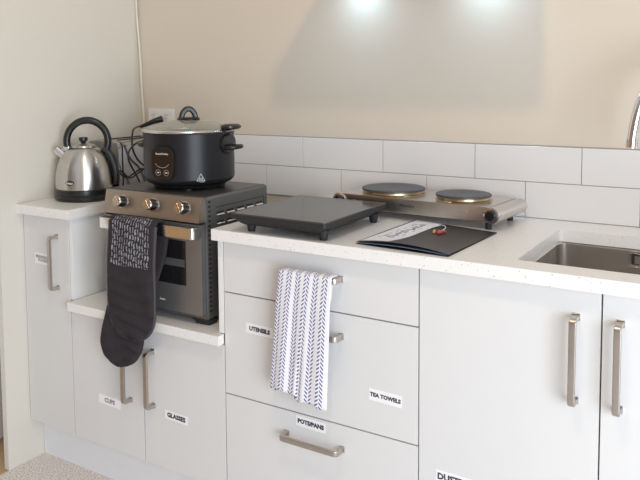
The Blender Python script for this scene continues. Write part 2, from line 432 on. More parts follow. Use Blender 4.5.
def front(name, root, x0, x1, z0, z1):
    return obj(name, MB().box(x0 + G, x1 - G, YD, YD + 0.018, z0 + G, z1 - G, 'cab', 0.0009, 2), root)
ZK = 0.1424
# tall narrow cabinet at the left wall
c = thing('base_cabinet', 'tall narrow white cabinet beside the left wall, under the kettle', 'cabinet', (-0.7177, 0.3, 0), group=None)
b_ = MB(); b_.box(XW + 0.001, -0.6054, YD + 0.0185, 0.595, ZK - 0.002, ZB, 'cabside', 0.0005, 1)
b_.box(-0.6054, -0.592, YD + 0.002, 0.595, 0.6003, ZB, 'cabside', 0.0005, 1)
obj('body', b_, c)
d = front('door', c, XW + 0.001, -0.6054, ZK, ZB - 0.002)
obj('handle', handle_bar((-0.662, YD, 0.802), (-0.662, YD, 0.632)), d)
sticker(-0.775, -0.695, 0.700, 0.737, 'BREAKFAST\nFOODS', 0.0135, d, 0.03, 'printg', bold=0.0004)
# two-door cabinet in the low nook
c = thing('base_cabinet', 'low two-door white cabinet under the toaster oven', 'cabinet', (-0.303, 0.3, 0))
obj('body', MB().box(-0.6050, -0.0005, YD + 0.0185, 0.595, ZK - 0.002, 0.5715, 'cabside', 0.0005, 1), c)
d = front('door', c, -0.6054, -0.292, ZK, 0.5700)
obj('handle', handle_bar((-0.3465, YD, 0.500), (-0.3465, YD, 0.326)), d)
sticker(-0.4873, -0.392, 0.283, 0.312, 'CUPS', 0.019, d, 0.03, 'printg')
d = front('door', c, -0.292, 0.0200, ZK, 0.5700)
obj('handle', handle_bar((-0.2515, YD, 0.497), (-0.2515, YD, 0.330)), d)
sticker(-0.2078, -0.119, 0.300, 0.327, 'GLASSES', 0.0185, d, 0.03)
# three-drawer cabinet
c = thing('drawer_cabinet', 'white three-drawer cabinet with the towel on its top handle', 'cabinet', (0.3, 0.3, 0))
b_ = MB(); b_.box(0.001, 0.0185, YD + 0.001, 0.595, 0.6005, ZB, 'cabside', 0.0005, 1)
b_.box(0.0200, 0.5945, YD + 0.0185, 0.595, ZK - 0.002, ZB, 'cabside', 0.0005, 1)
obj('body', b_, c)
HX0, HX1 = 0.2285, 0.3945
dr = []
for z0, z1, hz in ((0.7208, ZB - 0.002, 0.8085), (0.431, 0.7208, 0.6615), (ZK, 0.431, 0.3680)):
    d = front('drawer', c, 0.0202, 0.5947, z0, z1); dr.append(d)
    obj('handle', handle_bar((HX0 - 0.005, YD, hz), (HX1 - 0.005, YD, hz)), d)
sticker(0.0945, 0.184, 0.6175, 0.6455, 'UTENSILS', 0.0158, dr[1], 0.02)
sticker(0.465, 0.5525, 0.5150, 0.5450, 'TEA TOWELS', 0.0136, dr[1], 0.03, bold=0.0007)
sticker(0.2524, 0.342, 0.3960, 0.4235, 'POTS/PANS', 0.0155, dr[2], 0.02, bold=0.0009)
# sink cabinet
c = thing('base_cabinet', 'wide white two-door cabinet under the sink', 'cabinet', (0.99, 0.3, 0))
b_ = MB(); t_ = 0.016
b_.box(0.5951, 0.5951 + t_, YD + 0.0185, 0.595, ZK - 0.002, ZB, 'cabside'); b_.box(1.39 - t_, 1.39, YD + 0.0185, 0.595, ZK - 0.002, ZB, 'cabside')
b_.box(0.5951, 1.39, YD + 0.0185, 0.595, ZK - 0.002, ZK + t_, 'cabside'); b_.box(0.5951, 1.39, 0.585, 0.595, ZK, ZB, 'cabside')
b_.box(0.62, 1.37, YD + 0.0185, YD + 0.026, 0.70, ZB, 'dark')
obj('body', b_, c)
d = front('door', c, 0.5947, 0.9925, ZK, ZB - 0.002)
obj('handle', handle_bar((0.943, YD, 0.806), (0.943, YD, 0.627)), d)
sticker(0.639, 0.738, 0.357, 0.387, 'DUSTPAN', 0.0205, d, 0.015)
d = front('door', c, 0.9925, 1.39, ZK, ZB - 0.002)
obj('handle', handle_bar((1.028, YD, 0.806), (1.028, YD, 0.627)), d)
# kickboard
single('kickboard', MB().box(XW + 0.001, 3.0, 0.083, 0.099, 0.0, ZK - 0.003, 'kick', 0.0006, 1), 'pale recessed kickboard along the carpet under the cabinets', 'kickboard', (0.3, 0.09, 0))
# further cabinet right of the frame
c = thing('base_cabinet', 'white cabinet at the far right end, past the sink cabinet', 'cabinet', (2.2, 0.3, 0))
obj('body', MB().box(1.3905, 3.0, YD + 0.0185, 0.595, ZK - 0.002, ZB, 'cabside'), c)
for x in (1.39, 1.93, 2.465): front('door', c, x, x + 0.536, ZK, ZB - 0.002)

# ------------------------------------------------------------------ worktops
SX0, SX1, SY0, SY1 = 0.806, 1.36, 0.074, 0.470
single('worktop', MB().box(XW + 0.001, -0.5786, 0.0, 0.6035, ZB, ZT, 'stone', 0.0015, 2), 'short white speckled stone worktop under the kettle', 'worktop', (-0.7, 0.3, ZB))
single('worktop', MB().box(-0.5915, 0.0005, 0.0, 0.6035, 0.572, 0.6003, 'stone', 0.0015, 2).box(0.0, 0.0196, 0.0, 0.0270, 0.572, 0.6003, 'stone', 0.0015, 2), 'low white speckled stone shelf worktop under the toaster oven', 'worktop', (-0.3, 0.3, 0.572))
w = MB(); out = [(0.0, 0.0), (3.0, 0.0), (3.0, 0.6035), (0.0, 0.6035)]
# slab with a rounded-corner cut-out for the sink
b2 = bmesh.new(); hole = rrect(SX0, SX1, SY0, SY1, 0.012, 5)
def slab_loop(b2, z):
    o_ = [b2.verts.new((x, y, z)) for x, y in out]; h_ = [b2.verts.new((x, y, z)) for x, y in hole]; return o_, h_
oT, hT = slab_loop(b2, ZT); oB, hB = slab_loop(b2, ZB)
def ring_faces(o_, h_):
    n6 = len(h_) // 4   # hole order: TR, TL, BL, BR (each 6 points); outer: BL, BR, TR, TL
    TR, TL, BL, BR = h_[0:n6], h_[n6:2 * n6], h_[2 * n6:3 * n6], h_[3 * n6:]
    b2.faces.new([o_[2], o_[3]] + [TL[i] for i in range(0, 0)] + [TL[0], TR[-1]] if False else [o_[2], o_[3], TL[-1]] + TL[-2::-1] + TR[::-1])
    b2.faces.new([o_[3], o_[0]] + [BL[0], TL[-1]])
    b2.faces.new([o_[0], o_[1]] + BR[::-1] + BL[::-1])
    b2.faces.new([o_[1], o_[2]] + [TR[0], BR[-1]])
ring_faces(oT, hT); ring_faces(oB, hB)
for A, B in ((oT, oB), (hT, hB)):
    for i in range(len(A)):
        j = (i + 1) % len(A); b2.faces.new((A[i], A[j], B[j], B[i]))
bmesh.ops.recalc_face_normals(b2, faces=b2.faces)
es = [e_ for e_ in b2.edges if e_.calc_length() > 0 and all(abs(v.co.y) < 1e-5 for v in e_.verts) or all(abs(v.co.x) < 1e-5 for v in e_.verts)]
bmesh.ops.bevel(b2, geom=es, offset=0.0015, segments=2, affect='EDGES', profile=0.6)
w._absorb(b2, 'stone')
single('worktop', w, 'long white speckled stone worktop with the sink cut into it', 'worktop', (1.5, 0.3, ZB))
# ------------------------------------------------------------------ sink
s = thing('sink', 'stainless steel undermount sink in the long worktop', 'sink', (1.09, 0.27, 0.70))
b2 = bmesh.new(); zr, zb = ZB - 0.0015, 0.69
loops = []
for (g_, z, r_) in ((0.028, zr, 0.03), (-0.004, zr, 0.022), (0.001, zr - 0.004, 0.022), (0.006, zb + 0.02, 0.022), (0.014, zb + 0.004, 0.02), (0.03, zb, 0.018)):
    gg = -g_ if g_ != 0.028 else 0.012
    if g_ == -0.004: gg = 0.003
    loops.append([b2.verts.new((x, y, z)) for x, y in rrect(SX0 - gg, SX1 + gg, SY0 - gg, SY1 + gg, r_, 5)])
for A, B in zip(loops, loops[1:]):
    for i in range(len(A)):
        j = (i + 1) % len(A); b2.faces.new((A[i], A[j], B[j], B[i]))
b2.faces.new(loops[-1]); bmesh.ops.recalc_face_normals(b2, faces=b2.faces)
bmesh.ops.reverse_faces(b2, faces=b2.faces) if b2.faces[0].normal.z < 0 else None
bw = MB(); bw._absorb(b2, 'steel_sink')
bo = obj('bowl', bw, s)
so = bo.modifiers.new('thickness', 'SOLIDIFY'); so.thickness = 0.0012; so.offset = -1
ov = MB(); yo = SY1 - 0.008
ov.sweep([(x, yo, z) for x, z in rrect(0.980, 1.038, 0.828, 0.862, 0.004, 3)], rrect(-0.003, 0.003, -0.003, 0.003, 0.001, 2), 'chrome', up=(0, 1, 0), closed=True)
ov.box(0.982, 1.036, yo - 0.001, yo + 0.002, 0.830, 0.860, 'blackm'); ov.box(0.990, 1.028, yo - 0.004, yo, 0.834, 0.853, 'chrome', 0.001)
obj('overflow', ov, s)
dm = MB(); dm.lathe([(0.0, 0.0), (0.03, 0.0), (0.043, 0.002), (0.045, 0.0)], (1.09, 0.27, zb + 0.001), 'chrome'); obj('drain', dm, s)
# ------------------------------------------------------------------ tap
t = thing('faucet', 'chrome gooseneck tap curving down over the sink', 'tap', (1.16, 0.53, ZT))
sp = [(1.17, 0.53, 0.95), (1.17, 0.53, 1.10), (1.17, 0.53, 1.20), (1.163, 0.525, 1.268), (1.136, 0.508, 1.322), (1.095, 0.484, 1.345), (1.050, 0.460, 1.330), (1.016, 0.441, 1.285), (0.996, 0.429, 1.230), (0.986, 0.423, 1.175), (0.982, 0.421, 1.137)]
obj('spout', MB().tube(sp, 0.0122, 'chrome', 24), t)
obj('nozzle', MB().tube([(0.983, 0.4215, 1.150), (0.982, 0.421, 1.130)], 0.0135, 'chrome', 24), t)
obj('base', MB().lathe([(0, 0), (0.026, 0), (0.026, 0.006), (0.018, 0.012), (0.017, 0.055), (0.012, 0.062), (0, 0.062)], (1.16, 0.53, ZT), 'chrome'), t)
obj('lever', MB().tube([(1.175, 0.53, 0.94), (1.20, 0.525, 0.947), (1.235, 0.52, 0.965)], 0.006, 'chrome'), t)

# ------------------------------------------------------------------ kettle
KC = Vector((-0.716, 0.205, 0.90)); ex = Vector((-0.80, -0.60, 0))
k = thing('kettle', 'stainless steel dome kettle with black arched handle on the short worktop', 'kettle', tuple(KC))
KT = Matrix.Translation(KC)
obj('power_base', MB().lathe([(0, 0), (0.096, 0), (0.101, 0.004), (0.102, 0.014), (0.098, 0.019), (0, 0.019)], KC, 'black'), k)
b_ = MB().lathe([(0, 0.0195), (0.099, 0.0195), (0.101, 0.024), (0.1005, 0.038), (0.098, 0.040), (0, 0.040)], KC, 'black')
obj('bottom_ring', b_, k)
prof = [(0.0, 0.0405), (0.0975, 0.0405), (0.0985, 0.046), (0.098, 0.070), (0.0955, 0.095), (0.090, 0.120), (0.081, 0.143), (0.069, 0.162), (0.056, 0.174), (0.047, 0.179), (0, 0.180)]
kb = obj('body', MB().lathe(prof, KC, 'steel_k', 96), k, angle=50)
lg = MB(); th = math.radians(-58); nrm = Vector((math.cos(th), math.sin(th), 0)); tg = Vector((-math.sin(th), math.cos(th), 0))
th2 = math.radians(-73); nrm = Vector((math.cos(th2), math.sin(th2), 0)); tg = Vector((-math.sin(th2), math.cos(th2), 0))
cc = KC + nrm * 0.0985 + Vector((0, 0, 0.066))
LT = Matrix((( tg.x, 0, nrm.x, cc.x), (tg.y, 0, nrm.y, cc.y), (0, 1, 0, cc.z), (0, 0, 0, 1)))
lg.lathe([(0, -0.004), (0.0165, -0.004), (0.0165, 0.001), (0.015, 0.0014), (0, 0.0014)], (0, 0, 0), 'black', 32, 1.0, 0.50, mtx=LT)
lg.text('Swan', 0.013, 'print', LT @ Matrix.Translation((0, 0, 0.0016)), bold=0.0002, depth=0.0003)
obj('logo_badge', lg, kb)
obj('lid', MB().lathe([(0, 0.1805), (0.045, 0.1805), (0.043, 0.186), (0.030, 0.190), (0, 0.192)], KC, 'steel_k'), k)
obj('lid_knob', MB().lathe([(0, 0.1925), (0.008, 0.1925), (0.009, 0.198), (0.0155, 0.204), (0.0150, 0.214), (0, 0.216)], KC, 'black', 24), k)
# spout
a = KC + ex * 0.066 + Vector((0, 0, 0.150)); c2 = KC + ex * 0.094 + Vector((0, 0, 0.176))
obj('spout', MB().tube([tuple(a), tuple(c2)], 0.0145, 'chrome', 20, smooth=False), k)
def kp(a_, z): return tuple(KC + ex * a_ + Vector((0, 0, z)))
arch = []
for i in range(15):
    an = math.radians(196 - i * 16.2) ; arch.append(kp(-math.cos(math.radians(-14 + i * 15.4)) * -0.071 * 1.0 - 0.014, 0.200 + 0.073 * math.sin(math.radians(-14 + i * 15.4))))
obj('handle', MB().tube(arch, 0.0125, 'black', 18), k)
obj('lower_handle', MB().tube([kp(-0.066, 0.176), kp(-0.089, 0.156), kp(-0.104, 0.118), kp(-0.110, 0.080), kp(-0.108, 0.048)], 0.0125, 'black', 16), k)
obj('spout_bracket', MB().box(-0.010, 0.010, -0.008, 0.008, -0.008, 0.008, 'chrome', 0.002, mtx=Matrix.Translation(kp(0.060, 0.176)) @ Matrix.Rotation(math.atan2(-0.6, -0.8), 4, 'Z')), k)

# ------------------------------------------------------------------ toaster behind the kettle
t = thing('toaster', 'polished chrome toaster behind the kettle in the corner', 'toaster', (-0.743, 0.46, 0.9))
TOASTER = t
obj('shell', MB().prism(rrect(-0.822, -0.664, 0.912, 1.092, 0.022, 6), 0.345, 0.585, 'mirror', 'y', 0.003), t)
obj('end_panel', MB().prism(rrect(-0.819, -0.667, 0.914, 1.089, 0.021, 6), 0.3405, 0.3445, 'black', 'y', 0.002), t)
obj('end_cover', MB().prism(rrect(-0.821, -0.665, 0.913, 1.091, 0.022, 6), 0.322, 0.340, 'mirror', 'y', 0.002), t)
obj('base', MB().box(-0.815, -0.671, 0.340, 0.58, 0.900, 0.911, 'black', 0.003), t)
for x in (-0.775, -0.711): obj('slot', MB().box(x - 0.012, x + 0.012, 0.37, 0.56, 1.0925, 1.0935, 'blackm'), t)

# ------------------------------------------------------------------ toaster oven
OX0, OX1, OY0, OY1, OZ0, OZ1 = -0.452, -0.057, 0.045, 0.365, 0.617, 0.9745
o = thing('toaster_oven', 'grey countertop toaster oven with three chrome knobs in the nook', 'oven', (-0.2545, 0.2, 0.6003))
OVEN = o
bd = MB(); bd.prism(rrect(OX0, OX1, OZ0, OZ1, 0.008, 4), OY0 + 0.012, OY1, 'oven', 'y', 0.003)
body = obj('body', bd, o)
obj('top_plate', MB().box(OX0 + 0.008, OX1 - 0.008, OY0 + 0.014, OY1 - 0.004, OZ1, OZ1 + 0.001, 'oven_top'), o)
# side panel outline groove and louvres on the right face
sv = MB(); xs = OX1
sv.box(xs - 0.0005, xs + 0.0006, 0.098, 0.345, 0.9395, 0.9415, 'blackm')
sv.box(xs - 0.0005, xs + 0.0006, 0.343, 0.345, 0.66, 0.9405, 'blackm')
obj('side_groove', sv, o)
for zz in (0.918, 0.892):
    for i in range(5):
        y = 0.100 + i * 0.050
        lv = MB(); lv.box(-0.0026, 0.0026, 0, 0.036, -0.0004, 0.0012, 'chrome', 0.0003, 1, mtx=Matrix.Translation((xs + 0.0024, y, zz)) @ Matrix.Rotation(math.radians(38), 4, 'Y'))
        lv.box(xs, xs + 0.0006, y, y + 0.036, zz + 0.0015, zz + 0.009, 'blackm')
        obj('louvre', lv, o)
vt = MB(); z = 0.640
while z < 0.962:
    vt.box(xs - 0.002, xs + 0.0005, 0.062, 0.073, z, z + 0.0062, 'blackm'); z += 0.0138
obj('vent_slots', vt, o)
# control panel leaning back
pn = MB(); pn.prism([(0.034, 0.9015), (0.049, 0.9725), (0.0572, 0.9725), (0.0572, 0.9015)], OX0 + 0.002, OX1 - 0.014, 'oven_panel', 'x', 0.0015)
pan = obj('control_panel', pn, o)
def pmx(x, z, off=0.0):  # on the leaning panel face
    f = (z - 0.9015) / 0.071; y = 0.034 + 0.015 * f - off
    return Matrix.Translation((x, y, z)) @ Matrix.Rotation(math.radians(-12), 4, 'X') @ Matrix.Rotation(PI / 2, 4, 'X')
for kx in (-0.372, -0.247, -0.127):
    kn = MB(); T = pmx(kx, 0.940)
    kn.lathe([(0, 0.0), (0.0205, 0.0), (0.0205, 0.002), (0.019, 0.003), (0, 0.003)], (0, 0, 0), 'mirror', 32, mtx=T)
    kn.lathe([(0, 0.003), (0.0172, 0.003), (0.0168, 0.025), (0, 0.025)], (0, 0, 0), 'gloss', 32, mtx=T)
    kn.lathe([(0.0, 0.0252), (0.0169, 0.0252), (0.0165, 0.029), (0.0155, 0.030), (0, 0.0302)], (0, 0, 0), 'steel', 32, mtx=T)
    kn.box(-0.0015, 0.0015, -0.014, 0.014, 0.0302, 0.0315, 'brass', 0.0003, 1, mtx=T @ Matrix.Rotation(0.6, 4, 'Z'))
    obj('knob', kn, pan, label='round chrome knob')
obj('lettering', MB().text('Toaster', 0.006, 'printg', pmx(-0.083, 0.962, 0.0006), depth=0.0002), pan)
for kx in (-0.372, -0.247, -0.127):
    tx = MB()
    for j in range(9):
        an = math.radians(-30 + j * 30)
        px_, pz_ = kx + 0.025 * math.cos(an), 0.940 + 0.024 * math.sin(an)
        tx.box(-0.0018, 0.0018, -0.0006, 0.0006, 0, 0.0005, 'printg', mtx=pmx(px_, pz_, 0.0003))
    obj('dial_marks', tx, pan)
# door
dd = MB(); dd.box(OX0 + 0.004, OX1 - 0.008, OY0 - 0.008, OY0 + 0.0115, 0.632, 0.896, 'oven_door', 0.003)
door = obj('door', dd, o)
WX0, WX1, WZ0, WZ1 = -0.385, -0.122, 0.714, 0.845
wn = MB(); wn.prism(rrect(WX0, WX1, WZ0, WZ1, 0.004, 3), OY0 - 0.0092, OY0 - 0.0082, 'window', 'y')
win = obj('window', wn, door)
rk = MB()
rk.box(WX0 + 0.004, WX1 - 0.004, OY0 - 0.0096, OY0 - 0.0092, 0.768, 0.790, 'rack')
obj('oven_rack', rk, door, label='wire rack seen through the dark window')
hb = MB()
bx0, bx1, yb = -0.436, -0.068, 0.002
pts = [(bx0, OY0 - 0.008, 0.8765), (bx0, yb + 0.010, 0.8765)] + [(bx0 + 0.010 * (1 - math.cos(a_)), yb + 0.010 - 0.010 * math.sin(a_), 0.8765) for a_ in (0.5, 1.0, 1.57)] + \
      [(bx1 - 0.010 * (1 - math.cos(a_)), yb + 0.010 - 0.010 * math.sin(a_), 0.8765) for a_ in (1.57, 1.0, 0.5)] + [(bx1, yb + 0.010, 0.8765), (bx1, OY0 - 0.008, 0.8765)]
hb.sweep(pts, rrect(-0.003, 0.003, -0.0165, 0.0165, 0.002, 2), 'chrome', up=(0, 0, 1))
obj('handle', hb, door, label='wide chrome strap handle')
bk = MB(); bk.box(OX0 + 0.006, OX1 - 0.009, OY0 - 0.004, OY0 + 0.0115, 0.8965, 0.9012, 'blackm'); obj('door_gap_strip', bk, o)
lgm = MB().text('Swan', 0.010, 'print', frontmtx(-0.215, OY0 - 0.0082, 0.662), depth=0.0003); obj('logo', lgm, door)
for fx in (OX0 + 0.03, OX1 - 0.028):
    for fy in (OY0 + 0.033, OY1 - 0.03):
        obj('foot', MB().box(fx - 0.024, fx + 0.027, fy - 0.018, fy + 0.020, 0.6003, 0.6168, 'blackm', 0.002), o)

# ------------------------------------------------------------------ slow cooker
CC = Vector((-0.247, 0.212, OZ1 + 0.001)); z0 = CC.z
s = thing('slow_cooker', 'black round slow cooker with glass lid on top of the toaster oven', 'slow cooker', tuple(CC))
RB = 0.1418; COOKER = s
pb = MB().lathe([(0, 0.016), (0.112, 0.016), (0.132, 0.020), (0.1405, 0.030), (RB, 0.036), (RB, 0.164), (RB + 0.0015, 0.170), (RB, 0.174), (0.120, 0.174), (0.120, 0.169), (0, 0.169)], CC, 'pot', 96)
pot = obj('body', pb, s, angle=40)
obj('base_ring', MB().lathe([(0, 0.006), (0.100, 0.006), (0.113, 0.008), (0.118, 0.0155), (0, 0.0155)], CC, 'black', 64), s)
for an in (30, 120, 210, 300):
    a_ = math.radians(an); obj('foot', MB().lathe([(0, 0), (0.012, 0), (0.012, 0.0058), (0, 0.0058)], CC + Vector((0.098 * math.cos(a_), 0.098 * math.sin(a_), 0)), 'blackm', 20), s)
lid = obj('lid', MB().lathe([(0.1405, 0.182), (0.120, 0.191), (0.090, 0.200), (0.055, 0.2070), (0.020, 0.2105), (0, 0.211), (0, 0.2085), (0.020, 0.208), (0.055, 0.2045), (0.090, 0.1975), (0.120, 0.1885), (0.1405, 0.1795), (0.1405, 0.182)], CC, 'glass', 72), s, label='clear glass domed lid')
obj('lid_rim', MB().lathe([(0.140, 0.1748), (0.1460, 0.1748), (0.1478, 0.1775), (0.1465, 0.1805), (0.1415, 0.1835), (0.1405, 0.1785), (0.140, 0.1748)], CC, 'steel', 72), lid)
lk = MB(); lk.lathe([(0, 0.2112), (0.037, 0.2090), (0.038, 0.213), (0.034, 0.2165), (0, 0.2175)], CC, 'black', 40, 1.0, 0.8)
ar = []
vx, vy = 0.825, 0.566
for i in range(13):
    a_ = math.radians(180 * i / 12); ar.append((CC.x + vx * 0.0215 * math.cos(a_), CC.y + vy * 0.0215 * math.cos(a_), z0 + 0.212 + 0.031 * math.sin(a_)))
lk.sweep(ar, rrect(-0.012, 0.012, -0.0085, 0.0085, 0.005, 3), 'black', up=(0, 0, 1))
obj('lid_handle', lk, lid)
# side handles: a loop grip on each side and a grip of the inner bowl above it
for sgn, nm in ((1, 'r'), (-1, 'l')):
    hn = MB(); X = CC.x + sgn * (RB - 0.002)
    hn.lathe([(0, 0.0), (0.032, 0.0), (0.032, 0.014), (0.027, 0.018), (0, 0.018)], (X - sgn * 0.009, CC.y, z0 + 0.138), 'black', 40, 1.0, 1.3, mtx=Matrix.Rotation(sgn * PI / 2, 4, 'Y'))
    hn.tube([(X + sgn * 0.003, CC.y - 0.028, z0 + 0.126), (X + sgn * 0.026, CC.y - 0.027, z0 + 0.128), (X + sgn * 0.040, CC.y - 0.012, z0 + 0.130), (X + sgn * 0.040, CC.y + 0.012, z0 + 0.130), (X + sgn * 0.026, CC.y + 0.027, z0 + 0.128), (X + sgn * 0.003, CC.y + 0.028, z0 + 0.126)], 0.0070, 'black', 12)
    obj('side_handle', hn, s)
    if sgn > 0:
        gr = MB(); gr.lathe([(0, -0.008), (0.024, -0.0075), (0.031, -0.003), (0.031, 0.003), (0.024, 0.0075), (0, 0.008)], (X + sgn * 0.012, CC.y, z0 + 0.190), 'black', 32, 0.95, 1.15)
        obj('bowl_grip', gr, s)
# control panel facing front
cp = MB(); yf = CC.y - RB - 0.0045
PCX = CC.x + 0.0
cp.prism(rrect(PCX - 0.037, PCX + 0.037, z0 + 0.042, z0 + 0.134, 0.020, 6), yf - 0.003, yf + 0.014, 'gloss', 'y', 0.002)
cpo = obj('control_panel', cp, s)
pts = [(x, yf - 0.001, z) for x, z in rrect(PCX - 0.037, PCX + 0.037, z0 + 0.042, z0 + 0.134, 0.020, 6)]
obj('bezel', MB().sweep(pts, rrect(-0.0022, 0.0022, -0.0022, 0.0022, 0.001, 2), 'black', up=(0, 1, 0), closed=True), cpo)
yy = yf - 0.0032
obj('lettering', MB().text('Russell Hobbs', 0.0078, 'print', frontmtx(PCX, yy, z0 + 0.115), depth=0.0003), cpo)
arc = [(PCX + 0.026 * math.cos(math.radians(a_)), yy - 0.0003, z0 + 0.094 + 0.020 * math.sin(math.radians(a_))) for a_ in range(205, 336, 10)]
obj('display_arc', MB().sweep(arc, [(-0.0008, -0.0002), (0.0008, -0.0002), (0.0008, 0.0002), (-0.0008, 0.0002)], 'printg', up=(0, 1, 0)), cpo)
for bx_ in (-0.0145, 0.0145):
    tx = MB().lathe([(0, 0), (0.0090, 0), (0.0086, 0.0008), (0, 0.0010)], (0, 0, 0), 'gloss', 28, mtx=Matrix.Translation((PCX + bx_, yf - 0.0026, z0 + 0.059)) @ Matrix.Rotation(PI / 2, 4, 'X'))
    rg = [(PCX + bx_ + 0.0085 * math.cos(math.radians(a_)), yy - 0.0003, z0 + 0.059 + 0.0085 * math.sin(math.radians(a_))) for a_ in range(0, 360, 20)]
    tx.sweep(rg, [(-0.0006, -0.0003), (0.0006, -0.0003), (0.0006, 0.0003), (-0.0006, 0.0003)], 'printg', up=(0, 1, 0), closed=True)
    tx.box(PCX + bx_ - 0.004, PCX + bx_ + 0.004, yy - 0.0006, yy, z0 + 0.058, z0 + 0.0605, 'print')
    obj('button', tx, cpo)
# hot-surface mark low on the body, right of the panel
a0 = math.radians(-44); nn = Vector((math.cos(a0), math.sin(a0), 0)); tt = Vector((-math.sin(a0), math.cos(a0), 0))
pc = CC + nn * (RB + 0.0022) + Vector((0, 0, 0.042))
HT = Matrix(((tt.x, 0, nn.x, pc.x), (tt.y, 0, nn.y, pc.y), (0, 1, 0, pc.z), (0, 0, 0, 1)))
hm = MB()
tri = [Vector((-0.012, -0.008, 0)), Vector((0.012, -0.008, 0)), Vector((0, 0.013, 0))]
hm.sweep([HT @ v for v in tri], [(-0.0012, -0.0003), (0.0012, -0.0003), (0.0012, 0.0003), (-0.0012, 0.0003)], 'print', up=tuple(nn), closed=True)
for q in (-0.004, 0, 0.004): hm.box(q - 0.0007, q + 0.0007, -0.006, 0.001, -0.0003, 0.0003, 'print', mtx=HT)
hm.box(-0.004, 0.012, -0.0125, -0.0105, -0.0008, 0.0003, 'printg', mtx=HT)
obj('warning_mark', hm, pot, angle=8, label='small white hot-surface triangle')

COOKER.rotation_euler.z = math.radians(7)
# ------------------------------------------------------------------ oven mitt over the oven handle
def cloth_strip(rows, ncol, k, thick=0.004, kfun=None, uvfun=None):
    """rows: list of lists of points (closed solid made by offsetting along normals)"""
    b = bmesh.new(); uvl = b.loops.layers.uv.new('UVMap'); V = [[b.verts.new(p) for p in r_] for r_ in rows]
    nr, nc = len(V), len(V[0])
    for i in range(nr - 1):
        for j in range(nc - 1):
            f = b.faces.new((V[i][j], V[i][j + 1], V[i + 1][j + 1], V[i + 1][j]))
            for l, (a_, c_) in zip(f.loops, ((i, j), (i, j + 1), (i + 1, j + 1), (i + 1, j))):
                l[uvl].uv = (c_ / (nc - 1), a_ / (nr - 1)) if uvfun is None else uvfun(a_ / (nr - 1), c_ / (nc - 1))
    bmesh.ops.recalc_face_normals(b, faces=b.faces)
    b.normal_update()
    return b
def mitt_rows(xc0, w0, ztop, xc1, w1, zbot, yfun, nrow=46, ncol=18, quilt=0.008):
    rows = []
    for i in range(nrow):
        t = i / (nrow - 1)
        # cluster rows near the rounded end
        tt_ = 1 - (1 - t) ** 1.5
        z = ztop + (zbot - ztop) * tt_
        xc = xc0 + (xc1 - xc0) * tt_
        w = (w0 + (w1 - w0) * tt_) / 2
        r_ = w * 0.95; dz = z - zbot
        if dz < r_: w = w * math.sqrt(max(0.0, 1 - ((r_ - dz) / r_) ** 2)) ** 0.9 if dz > 0 else 0.002
        w = max(w, 0.002)
        row = []
        for j in range(ncol):
            q = -1 + 2 * j / (ncol - 1)
            puff = quilt * (abs(math.sin(z * 75 + 0.8 * math.sin(q * 3 + z * 20))) * 1.2 + 0.5 * math.sin(q * 4.1 + z * 33))
            edge = max(0, abs(q) - 0.86) / 0.14
            row.append((xc + q * w, yfun(z) - puff * (1 - edge) * (1 if z < 0.75 else 0.35), z + 0.0015 * math.sin(q * 5)))
        rows.append(row)
    return rows
mt_root = thing('oven_mitt', 'long black quilted double oven mitt with white dashed band hanging on the oven handle', 'oven mitt', (-0.27, 0.002, 0.60))
def solid(b, k, name, root, thick):
    mb = MB(); me = bpy.data.meshes.new(name); b.to_mesh(me); b.free()
    me.materials.append(M[k]); me.transform(root_mtx(root).inverted())
    for p in me.polygons: p.use_smooth = True
    ob = bpy.data.objects.new(name, me); COL.objects.link(ob); ob.parent = root; ROOT[ob.name] = root_mtx(root)
    sm = ob.modifiers.new('thickness', 'SOLIDIFY'); sm.thickness = thick; sm.offset = 0
    return ob
# the pad over the bar plus the front hanging pocket
zb0 = 0.8765
front_rows = mitt_rows(-0.278, 0.182, 0.890, -0.283, 0.186, 0.545, lambda z: -0.017 - 0.010 * min(1, (0.90 - z) / 0.12), 50)
over = []
for i in range(9):
    a_ = math.radians(i * 22.5)
    r0 = front_rows[0]
    yc = 0.002; ry = 0.0115 + 0.006
    over.append([(p[0] + 0.000 * i, yc - (-1) * 0 + ry * math.cos(a_ - 0) * 1.0, 0.890 + 0.014 * math.sin(a_)) for p in r0])
full = over[:-1] + front_rows
def uvf(t, u_):
    return (u_, (t * (len(full) - 1) - 6) / 44.0)
solid(cloth_strip(full, 18, None, uvfun=uvf), 'mittpat', 'front_pocket', mt_root, 0.007)
# rear pocket swings lower and to the left
def yrear(z):
    if z > 0.80: return 0.0185
    if z > 0.66: return 0.0185 - (0.80 - z) / 0.14 * 0.030
    return -0.0115 - 0.009 * min(1, (0.66 - z) / 0.10)
rear = mitt_rows(-0.243, 0.160, 0.888, -0.349, 0.176, 0.452, yrear, 46, quilt=0.008)
solid(cloth_strip(rear, 18, None), 'mitt', 'rear_pocket', mt_root, 0.006)
# binding around the front pocket
edge = [tuple(Vector(r_[0])) for r_ in front_rows] + [tuple(Vector(r_[-1])) for r_ in front_rows[::-1]]
obj('binding', MB().tube([edge[i] for i in list(range(0, len(edge), 1))], 0.0045, 'binding', 8, smooth=False), mt_root)

